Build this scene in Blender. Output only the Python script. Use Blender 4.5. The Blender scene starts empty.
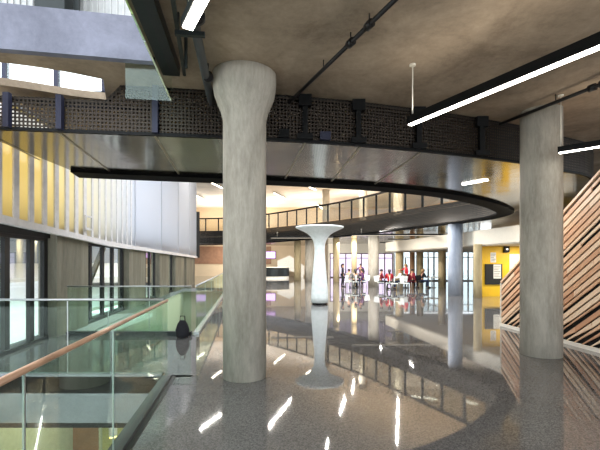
import bpy, bmesh, math, random
from mathutils import Vector, Matrix
random.seed(7)
C = bpy.context.scene.collection
H = 1.75            # eye height
F = 400.0           # focal length in pixels of a 600 px wide frame
HZ = 262.0          # horizon row
ZC, ZS = 4.6, 3.8   # ceiling slab, dropped metal soffit

def dp(px, py, Y): return Vector(((px-300)/F*Y, Y, H+(HZ-py)/F*Y))
def zp(px, py, z):
    Y = (z-H)*F/(HZ-py); return Vector(((px-300)/F*Y, Y, z))
def gp(px, py): return zp(px, py, 0.0)

# ------------------------------------------------------------------ materials
def lin(c): return tuple((x/255/12.92 if x/255 <= .04045 else ((x/255+.055)/1.055)**2.4) for x in c)
class NT:
    def __init__(s, name):
        s.m = bpy.data.materials.new(name); s.m.use_nodes = True
        s.t = s.m.node_tree; s.t.nodes.clear(); s.out = s.n('ShaderNodeOutputMaterial')
    def n(s, k, **kw):
        x = s.t.nodes.new(k)
        for a, b in kw.items():
            if a.startswith('i_'):
                key = a[2:]; key = int(key) if key.isdigit() else key.replace('_', ' ')
                x.inputs[key].default_value = b
            else: setattr(x, a, b)
        return x
    def l(s, a, b): s.t.links.new(a, b)
    def math(s, op, a, b=None):
        x = s.n('ShaderNodeMath', operation=op)
        for i, v in enumerate((a, b)):
            if v is None: continue
            if isinstance(v, (int, float)): x.inputs[i].default_value = v
            else: s.l(v, x.inputs[i])
        return x.outputs[0]
def rgba(c): return (*c, 1)

def plain(name, col, rough=.5, metal=0, spec=.5, noise=.08, scale=8, bump=0):
    t = NT(name); b = t.n('ShaderNodeBsdfPrincipled')
    b.inputs['Roughness'].default_value = rough; b.inputs['Metallic'].default_value = metal
    b.inputs['Specular IOR Level'].default_value = spec
    tc = t.n('ShaderNodeTexCoord'); nz = t.n('ShaderNodeTexNoise', i_Scale=scale, i_Detail=4)
    t.l(tc.outputs['Object'], nz.inputs['Vector'])
    r = t.n('ShaderNodeValToRGB')
    c = lin(col)
    r.color_ramp.elements[0].position = .3; r.color_ramp.elements[1].position = .7
    r.color_ramp.elements[0].color = rgba([x*(1-noise) for x in c]); r.color_ramp.elements[1].color = rgba([min(1, x*(1+noise)) for x in c])
    t.l(nz.outputs['Fac'], r.inputs['Fac']); t.l(r.outputs['Color'], b.inputs['Base Color'])
    if bump:
        bp = t.n('ShaderNodeBump', i_Strength=bump, i_Distance=.01); t.l(nz.outputs['Fac'], bp.inputs['Height']); t.l(bp.outputs['Normal'], b.inputs['Normal'])
    t.l(b.outputs[0], t.out.inputs[0]); return t.m

def concrete(name, dark, light, scale=1.2, streak=(1, 1, .25), rough=.75, spec=.3):
    t = NT(name); b = t.n('ShaderNodeBsdfPrincipled', i_Roughness=rough); b.inputs['Specular IOR Level'].default_value = spec
    tc = t.n('ShaderNodeTexCoord'); mp = t.n('ShaderNodeMapping'); mp.inputs['Scale'].default_value = streak
    t.l(tc.outputs['Object'], mp.inputs['Vector'])
    n1 = t.n('ShaderNodeTexNoise', i_Scale=scale, i_Detail=8, i_Roughness=.62, i_Distortion=.6)
    n2 = t.n('ShaderNodeTexNoise', i_Scale=scale*14, i_Detail=5, i_Roughness=.7)
    t.l(mp.outputs[0], n1.inputs['Vector']); t.l(mp.outputs[0], n2.inputs['Vector'])
    f = t.math('ADD', t.math('MULTIPLY', n1.outputs['Fac'], .75), t.math('MULTIPLY', n2.outputs['Fac'], .25))
    r = t.n('ShaderNodeValToRGB'); r.color_ramp.elements[0].position = .36; r.color_ramp.elements[1].position = .64
    r.color_ramp.elements[0].color = rgba(lin(dark)); r.color_ramp.elements[1].color = rgba(lin(light))
    t.l(f, r.inputs['Fac']); t.l(r.outputs['Color'], b.inputs['Base Color'])
    bp = t.n('ShaderNodeBump', i_Strength=.12, i_Distance=.02); t.l(n2.outputs['Fac'], bp.inputs['Height']); t.l(bp.outputs['Normal'], b.inputs['Normal'])
    t.l(b.outputs[0], t.out.inputs[0]); return t.m

def glass(name, tint, refl=1.0, rough=0.0):
    t = NT(name); tr = t.n('ShaderNodeBsdfTransparent'); tr.inputs[0].default_value = rgba(tint)
    gl = t.n('ShaderNodeBsdfGlossy'); gl.inputs['Roughness'].default_value = rough; gl.inputs[0].default_value = (.9, 1, .95, 1)
    fr = t.n('ShaderNodeFresnel', i_IOR=1.45); mx = t.n('ShaderNodeMixShader')
    t.l(t.math('MULTIPLY', fr.outputs[0], refl), mx.inputs[0]); t.l(tr.outputs[0], mx.inputs[1]); t.l(gl.outputs[0], mx.inputs[2])
    t.l(mx.outputs[0], t.out.inputs[0]); return t.m

def emit(name, col, s):
    t = NT(name); e = t.n('ShaderNodeEmission', i_Strength=s); e.inputs[0].default_value = rgba(lin(col)); t.l(e.outputs[0], t.out.inputs[0]); return t.m

def perforated(name, col, cell, open_, metal=.6, rough=.45):
    t = NT(name); b = t.n('ShaderNodeBsdfPrincipled', i_Roughness=rough, i_Metallic=metal); b.inputs['Base Color'].default_value = rgba(lin(col))
    uv = t.n('ShaderNodeUVMap'); sp = t.n('ShaderNodeSeparateXYZ'); t.l(uv.outputs[0], sp.inputs[0])
    def band(s): return t.math('LESS_THAN', t.math('FRACT', t.math('DIVIDE', s, cell)), open_)
    hole = t.math('MULTIPLY', band(sp.outputs[0]), band(sp.outputs[1]))
    tr = t.n('ShaderNodeBsdfTransparent'); mx = t.n('ShaderNodeMixShader')
    t.l(hole, mx.inputs[0]); t.l(b.outputs[0], mx.inputs[1]); t.l(tr.outputs[0], mx.inputs[2]); t.l(mx.outputs[0], t.out.inputs[0]); return t.m

M = {}
M['column'] = concrete('column concrete', (144, 137, 124), (206, 198, 183), 1.6)
M['ceiling'] = concrete('ceiling concrete', (124, 108, 90), (178, 159, 136), .8, (1, 1, 1))
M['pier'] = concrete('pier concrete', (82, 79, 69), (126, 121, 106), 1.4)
M['beam'] = concrete('painted beam', (96, 97, 108), (124, 125, 138), .9, (1, 1, 1))
M['slabedge'] = concrete('slab edge', (128, 130, 134), (150, 152, 156), .9, (1, 1, 1), .35, .5)
M['tancol'] = concrete('tan column', (170, 150, 112), (205, 188, 150), 1.6)
M['redcol'] = concrete('reddish column', (176, 132, 96), (205, 165, 130), 1.6)
M['bluecol'] = concrete('blue grey column', (140, 148, 162), (178, 184, 196), 1.4)
M['steel'] = plain('dark steel', (42, 46, 46), .4, .6)
M['black'] = plain('black paint', (8, 8, 8), .5, 0, .2)
M['bluesteel'] = plain('blue steel', (34, 36, 58), .5, .2)
M['frame'] = plain('window frame', (20, 18, 18), .5, 0, .25)
M['pipe'] = plain('pipe grey', (74, 76, 76), .45, .4)
M['blackpipe'] = plain('black pipe', (30, 27, 26), .4, .3)
M['white'] = plain('white plaster', (226, 220, 208), .6)
M['whitegloss'] = plain('white lacquer', (244, 249, 243), .45)
M['warmwall'] = plain('warm wall', (214, 190, 156), .7, noise=.05, scale=1)
M['upperceiling'] = plain('upper ceiling', (222, 216, 206), .7, noise=.12, scale=.5)
M['bulk'] = plain('bulkhead', (220, 212, 196), .6, noise=.03)
M['rail'] = plain('bronze wood rail', (186, 148, 120), .28, .25, noise=.2, scale=4)
M['alu'] = plain('brushed aluminium', (176, 178, 178), .32, .8)
M['yellow'] = plain('yellow paint', (238, 190, 22), .5, noise=.08, scale=2)
M['redframe'] = plain('red brown frame', (70, 44, 44), .5)
M['board'] = plain('notice board', (20, 20, 20), .6)
M['paper'] = plain('paper', (235, 233, 228), .7)
M['ink'] = plain('ink', (90, 90, 95), .7)
M['brown'] = plain('timber panel', (150, 108, 78), .5, noise=.15, scale=3)
M['lower'] = concrete('lower wall', (150, 148, 96), (186, 182, 128), .7, (1, 1, 1))
M['lowerfloor'] = plain('lower floor', (160, 158, 112), .3)
M['lowerleft'] = plain('pale wall', (182, 184, 162), .6)
M['outside'] = plain('pavement outside', (236, 236, 234), .8)
M['facade'] = plain('grey facade', (120, 124, 130), .8)
M['joint'] = plain('bright joint', (150, 140, 120), .35, .7)
M['lamp'] = emit('lamp white', (255, 250, 238), 9)
M['highlamp'] = emit('high lamp', (255, 244, 222), 8)
M['pendantlamp'] = emit('pendant lamp', (255, 240, 215), .5)
M['yellowlamp'] = emit('yellow lamp', (255, 226, 120), 5)
M['screen'] = emit('screen glow', (205, 160, 225), 1.3)
M['glass'] = glass('balustrade glass', (.86, .945, .895), .3)
M['smoke'] = glass('smoke curtain glass', (.80, .88, .84), 1.0)
M['pane'] = glass('window pane', (.95, .97, .96), .2)
M['pinkpane'] = glass('pink window pane', (.63, .56, .63), .3)
M['rearpane'] = glass('rear window pane', (.60, .64, .64), .3)
M['gallery'] = glass('gallery glass', (.90, .90, .86), .25)
M['mesh'] = perforated('perforated metal', (58, 50, 42), .060, .58)
M['fascia'] = perforated('perforated fascia', (38, 34, 29), .09, .35, .4, .5)
M['skin'] = plain('skin', (190, 140, 112), .55)
M['darkhair'] = plain('dark hair', (34, 26, 22), .6)
M['fairhair'] = plain('fair hair', (150, 116, 74), .6)
for nme, c in dict(red=(176, 22, 42), maroon=(120, 20, 40), purple=(80, 34, 84), grey=(120, 118, 116), blackcloth=(26, 24, 30), whitecloth=(214, 216, 206), denim=(52, 62, 92)).items():
    M[nme] = plain(nme + ' cloth', c, .85)

def soffit_mat():
    t = NT('polished perforated soffit'); b = t.n('ShaderNodeBsdfPrincipled', i_Roughness=.24, i_Metallic=.85)
    tc = t.n('ShaderNodeTexCoord'); sp = t.n('ShaderNodeSeparateXYZ'); t.l(tc.outputs['Object'], sp.inputs[0])
    def band(s): return t.math('LESS_THAN', t.math('FRACT', t.math('DIVIDE', s, .05)), .45)
    hole = t.math('MULTIPLY', band(sp.outputs[0]), band(sp.outputs[1]))
    mx = t.n('ShaderNodeMix', data_type='RGBA'); mx.inputs[6].default_value = rgba(lin((126, 119, 110))); mx.inputs[7].default_value = rgba(lin((58, 54, 50)))
    t.l(hole, mx.inputs[0]); t.l(mx.outputs[2], b.inputs['Base Color'])
    nz = t.n('ShaderNodeTexNoise', i_Scale=.8, i_Detail=3); t.l(tc.outputs['Object'], nz.inputs['Vector'])
    t.l(t.math('ADD', t.math('MULTIPLY', nz.outputs['Fac'], .16), .06), b.inputs['Roughness'])
    bp = t.n('ShaderNodeBump', i_Strength=.06, i_Distance=.2); t.l(nz.outputs['Fac'], bp.inputs['Height']); t.l(bp.outputs['Normal'], b.inputs['Normal'])
    t.l(b.outputs[0], t.out.inputs[0]); return t.m
M['soffit'] = soffit_mat()

def floor_mat():
    t = NT('polished terrazzo'); b = t.n('ShaderNodeBsdfPrincipled'); b.inputs['Specular IOR Level'].default_value = .52
    tc = t.n('ShaderNodeTexCoord')
    v = t.n('ShaderNodeTexVoronoi', i_Scale=95); v2 = t.n('ShaderNodeTexNoise', i_Scale=.55, i_Detail=6, i_Roughness=.6)
    t.l(tc.outputs['Object'], v.inputs['Vector']); t.l(tc.outputs['Object'], v2.inputs['Vector'])
    r = t.n('ShaderNodeValToRGB'); r.color_ramp.elements[0].color = rgba(lin((90, 88, 87))); r.color_ramp.elements[1].color = rgba(lin((132, 129, 127)))
    r.color_ramp.elements[0].position = .1; r.color_ramp.elements[1].position = .95
    sp = t.n('ShaderNodeSeparateXYZ'); t.l(v.outputs['Color'], sp.inputs[0]); t.l(sp.outputs[0], r.inputs['Fac'])
    mx = t.n('ShaderNodeMix', data_type='RGBA', blend_type='MULTIPLY'); mx.inputs[0].default_value = .5
    r2 = t.n('ShaderNodeValToRGB'); r2.color_ramp.elements[0].color = (.55, .53, .52, 1); r2.color_ramp.elements[1].color = (1, 1, 1, 1)
    r2.color_ramp.elements[0].position = .35; r2.color_ramp.elements[1].position = .65
    t.l(v2.outputs['Fac'], r2.inputs['Fac']); t.l(r.outputs['Color'], mx.inputs[6]); t.l(r2.outputs['Color'], mx.inputs[7]); t.l(mx.outputs[2], b.inputs['Base Color'])
    t.l(t.math('ADD', t.math('MULTIPLY', v2.outputs['Fac'], .06), .005), b.inputs['Roughness'])
    n3 = t.n('ShaderNodeTexNoise', i_Scale=3.0, i_Detail=2); t.l(tc.outputs['Object'], n3.inputs['Vector'])
    bp = t.n('ShaderNodeBump', i_Strength=.012, i_Distance=.02); t.l(n3.outputs['Fac'], bp.inputs['Height']); t.l(bp.outputs['Normal'], b.inputs['Normal'])
    t.l(b.outputs[0], t.out.inputs[0]); return t.m
M['floor'] = floor_mat()

def channel_mat():
    # translucent channel glass: amber backlight painted into its near end, clear white further along
    t = NT('translucent channel glass'); tc = t.n('ShaderNodeTexCoord'); sp = t.n('ShaderNodeSeparateXYZ'); t.l(tc.outputs['Object'], sp.inputs[0])
    r = t.n('ShaderNodeValToRGB'); e = r.color_ramp.elements
    e[0].position = 0; e[0].color = (.84, .66, .28, 1); e[1].position = 1; e[1].color = (.69, .70, .74, 1)
    x = e.new(.35); x.color = (.84, .72, .42, 1); x = e.new(.6); x.color = (.78, .74, .64, 1)
    nz = t.n('ShaderNodeTexNoise', i_Scale=1.4, i_Detail=2); t.l(tc.outputs['Object'], nz.inputs['Vector'])
    f = t.math('DIVIDE', t.math('SUBTRACT', sp.outputs[1], 6.0), 9.0)
    f = t.math('ADD', f, t.math('MULTIPLY', t.math('SUBTRACT', nz.outputs['Fac'], .5), .25))
    t.l(f, r.inputs['Fac'])
    a = t.n('ShaderNodeBsdfTranslucent'); d = t.n('ShaderNodeBsdfDiffuse'); g = t.n('ShaderNodeBsdfGlossy'); g.inputs['Roughness'].default_value = .25
    for n_ in (a, d): t.l(r.outputs['Color'], n_.inputs[0])
    m1 = t.n('ShaderNodeMixShader'); m1.inputs[0].default_value = .22; t.l(a.outputs[0], m1.inputs[1]); t.l(d.outputs[0], m1.inputs[2])
    m2 = t.n('ShaderNodeMixShader'); m2.inputs[0].default_value = .06; t.l(m1.outputs[0], m2.inputs[1]); t.l(g.outputs[0], m2.inputs[2])
    t.l(m2.outputs[0], t.out.inputs[0]); return t.m
M['channel'] = channel_mat()
M['channelrib'] = plain('channel rib', (206, 202, 202), .5)

def slat_mat():
    t = NT('timber slats'); b = t.n('ShaderNodeBsdfPrincipled', i_Roughness=.42)
    g = t.n('ShaderNodeNewGeometry'); r = t.n('ShaderNodeValToRGB'); e = r.color_ramp.elements
    e[0].color = rgba(lin((206, 152, 116))); e[1].color = rgba(lin((250, 224, 194))); x = e.new(.5); x.color = rgba(lin((234, 192, 156)))
    t.l(g.outputs['Random Per Island'], r.inputs['Fac'])
    tc = t.n('ShaderNodeTexCoord'); nz = t.n('ShaderNodeTexNoise', i_Scale=9, i_Detail=4); t.l(tc.outputs['Object'], nz.inputs['Vector'])
    mx = t.n('ShaderNodeMix', data_type='RGBA', blend_type='MULTIPLY'); mx.inputs[0].default_value = .15
    t.l(r.outputs['Color'], mx.inputs[6]); t.l(nz.outputs['Fac'], mx.inputs[7]); t.l(mx.outputs[2], b.inputs['Base Color'])
    t.l(b.outputs[0], t.out.inputs[0]); return t.m
M['slat'] = slat_mat()

# ------------------------------------------------------------------ mesh helpers
def frame_of(d):
    d = d.normalized(); up = Vector((0, 0, 1)) if abs(d.z) < .95 else Vector((1, 0, 0))
    s = d.cross(up).normalized(); return s, s.cross(d).normalized()
class MB:
    def __init__(s): s.v = []; s.f = []; s.mi = []; s.uv = {}; s.smooth = []
    def add(s, vs, fs, mi=0, smooth=False):
        o = len(s.v); s.v += [Vector(v) for v in vs]
        for f in fs: s.f.append([o+i for i in f]); s.mi.append(mi); s.smooth.append(smooth)
        return s
    def box(s, a, b, mi=0):
        x0, y0, z0 = a; x1, y1, z1 = b
        return s.add([(x0,y0,z0),(x1,y0,z0),(x1,y1,z0),(x0,y1,z0),(x0,y0,z1),(x1,y0,z1),(x1,y1,z1),(x0,y1,z1)],
                     [(3,2,1,0),(4,5,6,7),(0,1,5,4),(1,2,6,5),(2,3,7,6),(3,0,4,7)], mi)
    def bar(s, p, q, w, h, mi=0):           # rectangular bar along p-q, w sideways, h up
        p, q = Vector(p), Vector(q); sd, up = frame_of(q-p); vs = []
        for c in (p, q):
            for a, b in ((-1,-1),(1,-1),(1,1),(-1,1)): vs.append(c + sd*a*w/2 + up*b*h/2)
        return s.add(vs, [(3,2,1,0),(4,5,6,7),(0,1,5,4),(1,2,6,5),(2,3,7,6),(3,0,4,7)], mi)
    def tube(s, pts, r, n=12, mi=0):
        pts = [Vector(p) for p in pts]; vs = []; N = len(pts)
        for i, p in enumerate(pts):
            d = (pts[min(i+1, N-1)] - pts[max(i-1, 0)]); sd, up = frame_of(d)
            rr = r[i] if isinstance(r, (list, tuple)) else r
            for k in range(n): a = 2*math.pi*k/n; vs.append(p + sd*rr*math.cos(a) + up*rr*math.sin(a))
        fs = [(i*n+k, i*n+(k+1)%n, (i+1)*n+(k+1)%n, (i+1)*n+k) for i in range(N-1) for k in range(n)]
        o = len(s.v); s.add(vs, fs, mi, True); s.add([], [], mi)
        s.f.append([o+k for k in reversed(range(n))]); s.mi.append(mi); s.smooth.append(False)
        s.f.append([o+(N-1)*n+k for k in range(n)]); s.mi.append(mi); s.smooth.append(False); return s
    def lathe(s, prof, n=48, c=(0, 0), mi=0):
        vs = []
        for r, z in prof:
            for k in range(n): a = 2*math.pi*k/n; vs.append((c[0]+r*math.cos(a), c[1]+r*math.sin(a), z))
        N = len(prof); fs = [(i*n+k, i*n+(k+1)%n, (i+1)*n+(k+1)%n, (i+1)*n+k) for i in range(N-1) for k in range(n)]
        o = len(s.v); s.add(vs, fs, mi, True)
        s.f.append([o+k for k in reversed(range(n))]); s.mi.append(mi); s.smooth.append(False)
        s.f.append([o+(N-1)*n+k for k in range(n)]); s.mi.append(mi); s.smooth.append(False); return s
    def ball(s, c, r, n=14, mi=0, half=False):
        vs = []; fs = []; c = Vector(c); rx, ry, rz = r if isinstance(r, (tuple, list)) else (r, r, r); R = n//2
        for i in range(R+1):
            th = math.pi*i/R*(0.62 if half else 1)
            for k in range(n): a = 2*math.pi*k/n; vs.append(c+Vector((rx*math.sin(th)*math.cos(a), ry*math.sin(th)*math.sin(a), rz*math.cos(th))))
        for i in range(R):
            for k in range(n): fs.append((i*n+k, (i+1)*n+k, (i+1)*n+(k+1)%n, i*n+(k+1)%n))
        return s.add(vs, fs, mi, True)
    def strip(s, pts, z0, z1, th, mi=0, closed=False, uv=True):   # vertical wall following a plan curve
        pts = [Vector((p[0], p[1], 0)) for p in pts]; N = len(pts); L = [0]
        zf0 = z0 if callable(z0) else (lambda i: z0); zf1 = z1 if callable(z1) else (lambda i: z1)
        for i in range(1, N): L.append(L[-1]+(pts[i]-pts[i-1]).length)
        vs = []
        for i, p in enumerate(pts):
            d = pts[min(i+1, N-1)] - pts[max(i-1, 0)]; nn = Vector((-d.y, d.x, 0)).normalized()*th/2
            for q in (p+nn, p-nn): vs += [(q.x, q.y, zf0(i)), (q.x, q.y, zf1(i))]
        base = len(s.v); fs = []
        for i in range(N-1):
            a, b = i*4, (i+1)*4
            fs += [(a, b, b+1, a+1), (a+3, b+3, b+2, a+2), (a+1, b+1, b+3, a+3), (a+2, b+2, b, a)]
        fs += [(0, 1, 3, 2), ((N-1)*4+2, (N-1)*4+3, (N-1)*4+1, (N-1)*4)]
        s.add(vs, fs, mi)
        for i in range(N):
            for j in range(4): s.uv[base+i*4+j] = (L[i], zf0(i) if j % 2 == 0 else zf1(i))
        return s
    def build(s, name, mats, parent=None, bevel=0):
        me = bpy.data.meshes.new(name); me.from_pydata(s.v, [], s.f); me.update()
        for m in (mats if isinstance(mats, list) else [mats]): me.materials.append(M[m] if isinstance(m, str) else m)
        for p, mi, sm in zip(me.polygons, s.mi, s.smooth): p.material_index = mi; p.use_smooth = sm
        if s.uv:
            ul = me.uv_layers.new(name='UVMap')
            for lp in me.loops: ul.data[lp.index].uv = s.uv.get(lp.vertex_index, (0, 0))
        o = bpy.data.objects.new(name, me); C.objects.link(o)
        if parent is not None:
            o.parent = parent; o.matrix_parent_inverse = Matrix.Translation(-Vector(parent.location)) if parent.rotation_euler.z == 0 else Matrix()
        if bevel:
            b = o.modifiers.new('bevel', 'BEVEL'); b.width = bevel; b.segments = 2; b.limit_method = 'ANGLE'
        return o
def recenter(o):
    """put the mesh origin at the base centre of the mesh"""
    me = o.data; xs = [v.co for v in me.vertices]
    c = Vector(((min(v.x for v in xs)+max(v.x for v in xs))/2, (min(v.y for v in xs)+max(v.y for v in xs))/2, min(v.z for v in xs)))
    for v in me.vertices: v.co -= c
    o.location = c; return o
def slab(outer, holes, z0, z1, name, mat):
    cu = bpy.data.curves.new(name, 'CURVE'); cu.dimensions = '2D'; cu.fill_mode = 'BOTH'; cu.extrude = (z1-z0)/2
    for loop in [outer]+holes:
        sp = cu.splines.new('POLY'); sp.points.add(len(loop)-1); sp.use_cyclic_u = True
        for p, q in zip(sp.points, loop): p.co = (q[0], q[1], 0, 1)
    tmp = bpy.data.objects.new(name+'_tmp', cu); C.objects.link(tmp)
    dg = bpy.context.evaluated_depsgraph_get(); me = bpy.data.meshes.new_from_object(tmp.evaluated_get(dg))
    bpy.data.objects.remove(tmp); bpy.data.curves.remove(cu)
    me.name = name; me.materials.clear(); me.materials.append(M[mat])
    for v in me.vertices: v.co.z += (z0+z1)/2
    o = bpy.data.objects.new(name, me); C.objects.link(o); return o
def tag(o, label, cat, group=None):
    o['label'] = label; o['category'] = cat
    if group: o['group'] = group
    return o
def struct(o, label=None):
    o['kind'] = 'structure'
    if label: o['label'] = label
    return o
def thing(name, label, cat, loc=(0, 0, 0), group=None, rz=0):
    o = bpy.data.objects.new(name, None); C.objects.link(o); o.location = loc; o.rotation_euler.z = rz; o.empty_display_size = .1
    return tag(o, label, cat, group)
def local(parent_loc, *pts): return [Vector(p) for p in pts]
def smooth_curve(pts, n=8):
    P = [Vector((p[0], p[1])) for p in pts]; out = []
    P = [2*P[0]-P[1]] + P + [2*P[-1]-P[-2]]
    for i in range(1, len(P)-2):
        a, b, c, d = P[i-1:i+3]
        for k in range(n):
            t = k/n; out.append(.5*((2*b)+(c-a)*t+(2*a-5*b+4*c-d)*t*t+(3*b-a-3*c+d)*t**3))
    out.append(P[-2]); return out
def copy_tree(o, parent=None):
    c = o.copy(); C.objects.link(c)
    if parent is not None: c.parent = parent
    for ch in o.children: copy_tree(ch, c)
    return c

# ------------------------------------------------------------------ plan lines
def wallx(Y): return -4.70 - .125*Y                       # left window wall
def kerbx(Y): return -1.95 + .135*(6.09-Y)                # edge of the near void
def dx(Y): return -2.47 - .135*(Y-9.33)                   # edge of the far void

near = smooth_curve([zp(*p, ZS).xy for p in ((-40,128),(0,130),(90,133.5),(180,137),(260,140.5),(340,145),(400,150),(460,156),(530,165),(563,171.5),(592,180))] + [(9.6, 13.2)], 6)
lip = [zp(*p, ZS).xy for p in ((75,172),(130,174.5),(190,177),(265,180),(340,184),(400,188.5),(450,194.5),(485,202),(500,207.5))]
tip = [zp(*p, ZS).xy for p in ((505,212),(490,217),(470,220.3),(440,224),(400,229),(340,236),(267,242))] + [Vector((-9, 45.5)), Vector((-14, 46))]
oval = smooth_curve(lip+tip, 6)
nlip = 6*len(lip)

# ------------------------------------------------------------------ setting
void1 = [(kerbx(-3), -3), (kerbx(6.09), 6.09), (-5.0, 6.09), (-4.0, -3)]
void2 = [(dx(9.6), 9.6), (dx(27), 27), (wallx(27)+.16, 27), (wallx(9.6)+.16, 9.6)]
struct(slab([(wallx(-6)-.4, -6), (18, -6), (18, 58), (-22, 58), (-22, 34), (wallx(34)-.4, 34)], [void1, void2], -.25, 0, 'floor', 'floor'))
slot = smooth_curve([(-5.15, 5.62), (-4.6, 5.66), (-4.18, 5.74), (-3.6, 5.95), (-3.07, 6.24)], 4) + smooth_curve([(-3.40, 7.02), (-3.9, 6.86), (-4.54, 6.55), (-5.2, 6.3)], 4)
opening = [(-1.0, 0.2), (-1.85, 5.79), (-2.03, 5.72), (-4.5, 5.28), (-4.5, .2)]
li = oval[:nlip-3]
ceil_out = [(-5.6, -6), (17, -6), (17, 15)] + [tuple(p) for p in reversed(li)] + [(-5.3, 9.0), (-5.45, 5.4)]
struct(slab(ceil_out, [opening, slot], ZC, ZC+.12, 'ceiling', 'ceiling'), 'board-marked concrete ceiling slab')

# soffit of polished perforated metal round the opening
so = slab([tuple(p) for p in near]+[(17, 14), (17, 57), (-21, 57), (-21, 46.5)]+[tuple(p) for p in reversed(oval)]+[(-5.12, 8.2), (-5.1, 7.0)], [], ZS, ZS+.05, 'ceiling_soffit', 'soffit')
struct(so, 'polished metal soffit round the oval opening')
jm = MB()
for (a, b) in (((60,133.5),(112,173)), ((155,136.5),(180,176)), ((305,143),(284,180.5)), ((360,147.5),(330,183)), ((420,153),(372,186)), ((-20,130),(40,160))):
    jm.bar(zp(*a, ZS-.006), zp(*b, ZS-.006), .035, .012)
jm.build('panel_joint', 'joint', so)
# black lip of the opening
lb = MB(); lb.strip(oval, ZS-.07, ZS-.001, .62); M['matteblack'] = plain('matte black', (4, 4, 4), .8, 0, .08)
struct(lb.build('trim_1', 'matteblack'), 'black lip of the oval opening')
# upper fascia and gallery balustrade round the opening
ftop = lambda y: 4.72+max(0, y-14)*.019
fs = MB(); fs.strip(oval[8:], ZS+.06, lambda i: ftop(oval[8+i].y), .06); struct(fs.build('trim_2', 'fascia'), 'dark perforated fascia of the gallery')
gal = thing('gallery_balustrade', 'long curved glass balustrade on the dark gallery edge above the hall', 'balustrade', (oval[nlip+12].x, oval[nlip+12].y, 5.2))
cv = oval[nlip-4:]; L = [0]
for i in range(1, len(cv)): L.append(L[-1]+(cv[i]-cv[i-1]).length)
def along(s):
    for i in range(1, len(cv)):
        if L[i] >= s: t = (s-L[i-1])/(L[i]-L[i-1]); return cv[i-1].lerp(cv[i], t)
    return cv[-1]
NP = int(L[-1]/1.55); gpts = [along(k*L[-1]/NP) for k in range(NP+1)]
for k, p in enumerate(gpts):
    zf = ftop(p.y); MB().box((p.x-.06, p.y-.06, zf), (p.x+.06, p.y+.06, zf+1.36)).build('post', 'black', gal)
    if k < NP:
        q = gpts[k+1]; d = (q-p).normalized()*.05
        MB().strip([p+d, q-d], zf+.06, zf+1.32, .02).build('glass_panel', 'gallery', gal)
MB().strip(cv, lambda i: ftop(cv[i].y)+1.34, lambda i: ftop(cv[i].y)+1.47, .12).build('handrail', 'black', gal)
# level two floor beyond the opening
struct(slab([tuple(p) for p in oval[nlip-3:]]+[(-21, 46.5), (-21, 57), (17, 57), (17, 15)], [], 4.58, 4.70, 'floor_upper', 'warmwall'))
struct(slab([(-22, 20), (18, 20), (18, 58), (-22, 58)], [], 9.5, 9.7, 'ceiling_upper', 'upperceiling'))
struct(MB().box((-22, 57, 0), (18, 57.3, 9.5)).build('wall_back', 'warmwall'))
struct(MB().box((17.2, 12, 0), (17.5, 57, 9.5)).build('wall_right', 'warmwall'))

# perforated mesh screen hanging at the front of the soffit
ms = thing('mesh_screen', 'long dark perforated metal screen hung between concrete ceiling and polished soffit', 'screen', (near[24].x, near[24].y, ZS))
mtop = lambda i: 4.34 if near[i].x < -3.0 else ZC-.005
MB().strip(near, ZS+.05, mtop, .012).build('perforated_panel', 'mesh', ms)
MB().strip(near, ZS+.0, ZS+.05, .06).build('bottom_rail', 'black', ms)
MB().strip([p+Vector((0, .03)) for p in near], lambda i: mtop(i)-.06, lambda i: mtop(i)-.004, .05).build('top_rail', 'black', ms)
def near_at(px):
    best = min(near, key=lambda p: abs(300+400*p.x/p.y-px)); 
    for a, b in zip(near, near[1:]):
        xa, xb = 300+400*a.x/a.y, 300+400*b.x/b.y
        if xa <= px <= xb: return a.lerp(b, (px-xa)/(xb-xa))
    return best
for px in (10, 62, 157, 305, 358, 418, 480, 527):
    p = near_at(px); b = MB(); zt = 4.36 if p.x < -3.0 else ZC-.01; b.box((p.x-.045, p.y-.1, ZS+.03), (p.x+.045, p.y-.02, zt))
    mt_ = 'bluesteel' if px < 200 else 'black'; po = b.build('post', mt_, ms)
    if px < 200: continue
    MB().box((p.x-.11, p.y-.13, zt-.19), (p.x+.11, p.y-.0, zt)).build('top_plate', mt_, po); MB().box((p.x-.13, p.y-.13, ZS+.04), (p.x+.13, p.y-.0, ZS+.13)).build('base_plate', mt_, po)
for px in (284, 325):
    p = near_at(px); MB().box((p.x-.09, p.y-.1, ZS+.05), (p.x+.09, p.y-.02, ZS+.19)).build('bracket', 'black' if px < 300 else 'bluesteel', ms)
# rail seen behind the screen on the left
a, b = near_at(2), near_at(140)
t = MB().tube([(a.x, a.y+.5, 4.42), (b.x, b.y+.5, 4.42)], .035).tube([(b.x, b.y+.5, 4.42), (b.x, b.y+.5, 4.15)], .035)
tag(recenter(t.build('blue_rail', 'bluesteel')), 'bluish steel rail running behind the mesh screen at the left', 'rail')
p, q = Vector((-4.95, 6.75, 4.55)), Vector((-4.5, 8.7, 3.9))
t = MB().bar((-5.0, 6.75, 4.5), (-4.0, 8.2, 3.93), .12, .06)
tag(recenter(t.build('sloping_strut', 'alu')), 'pale sloping strut seen through the mesh screen at far left', 'strut')

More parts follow.
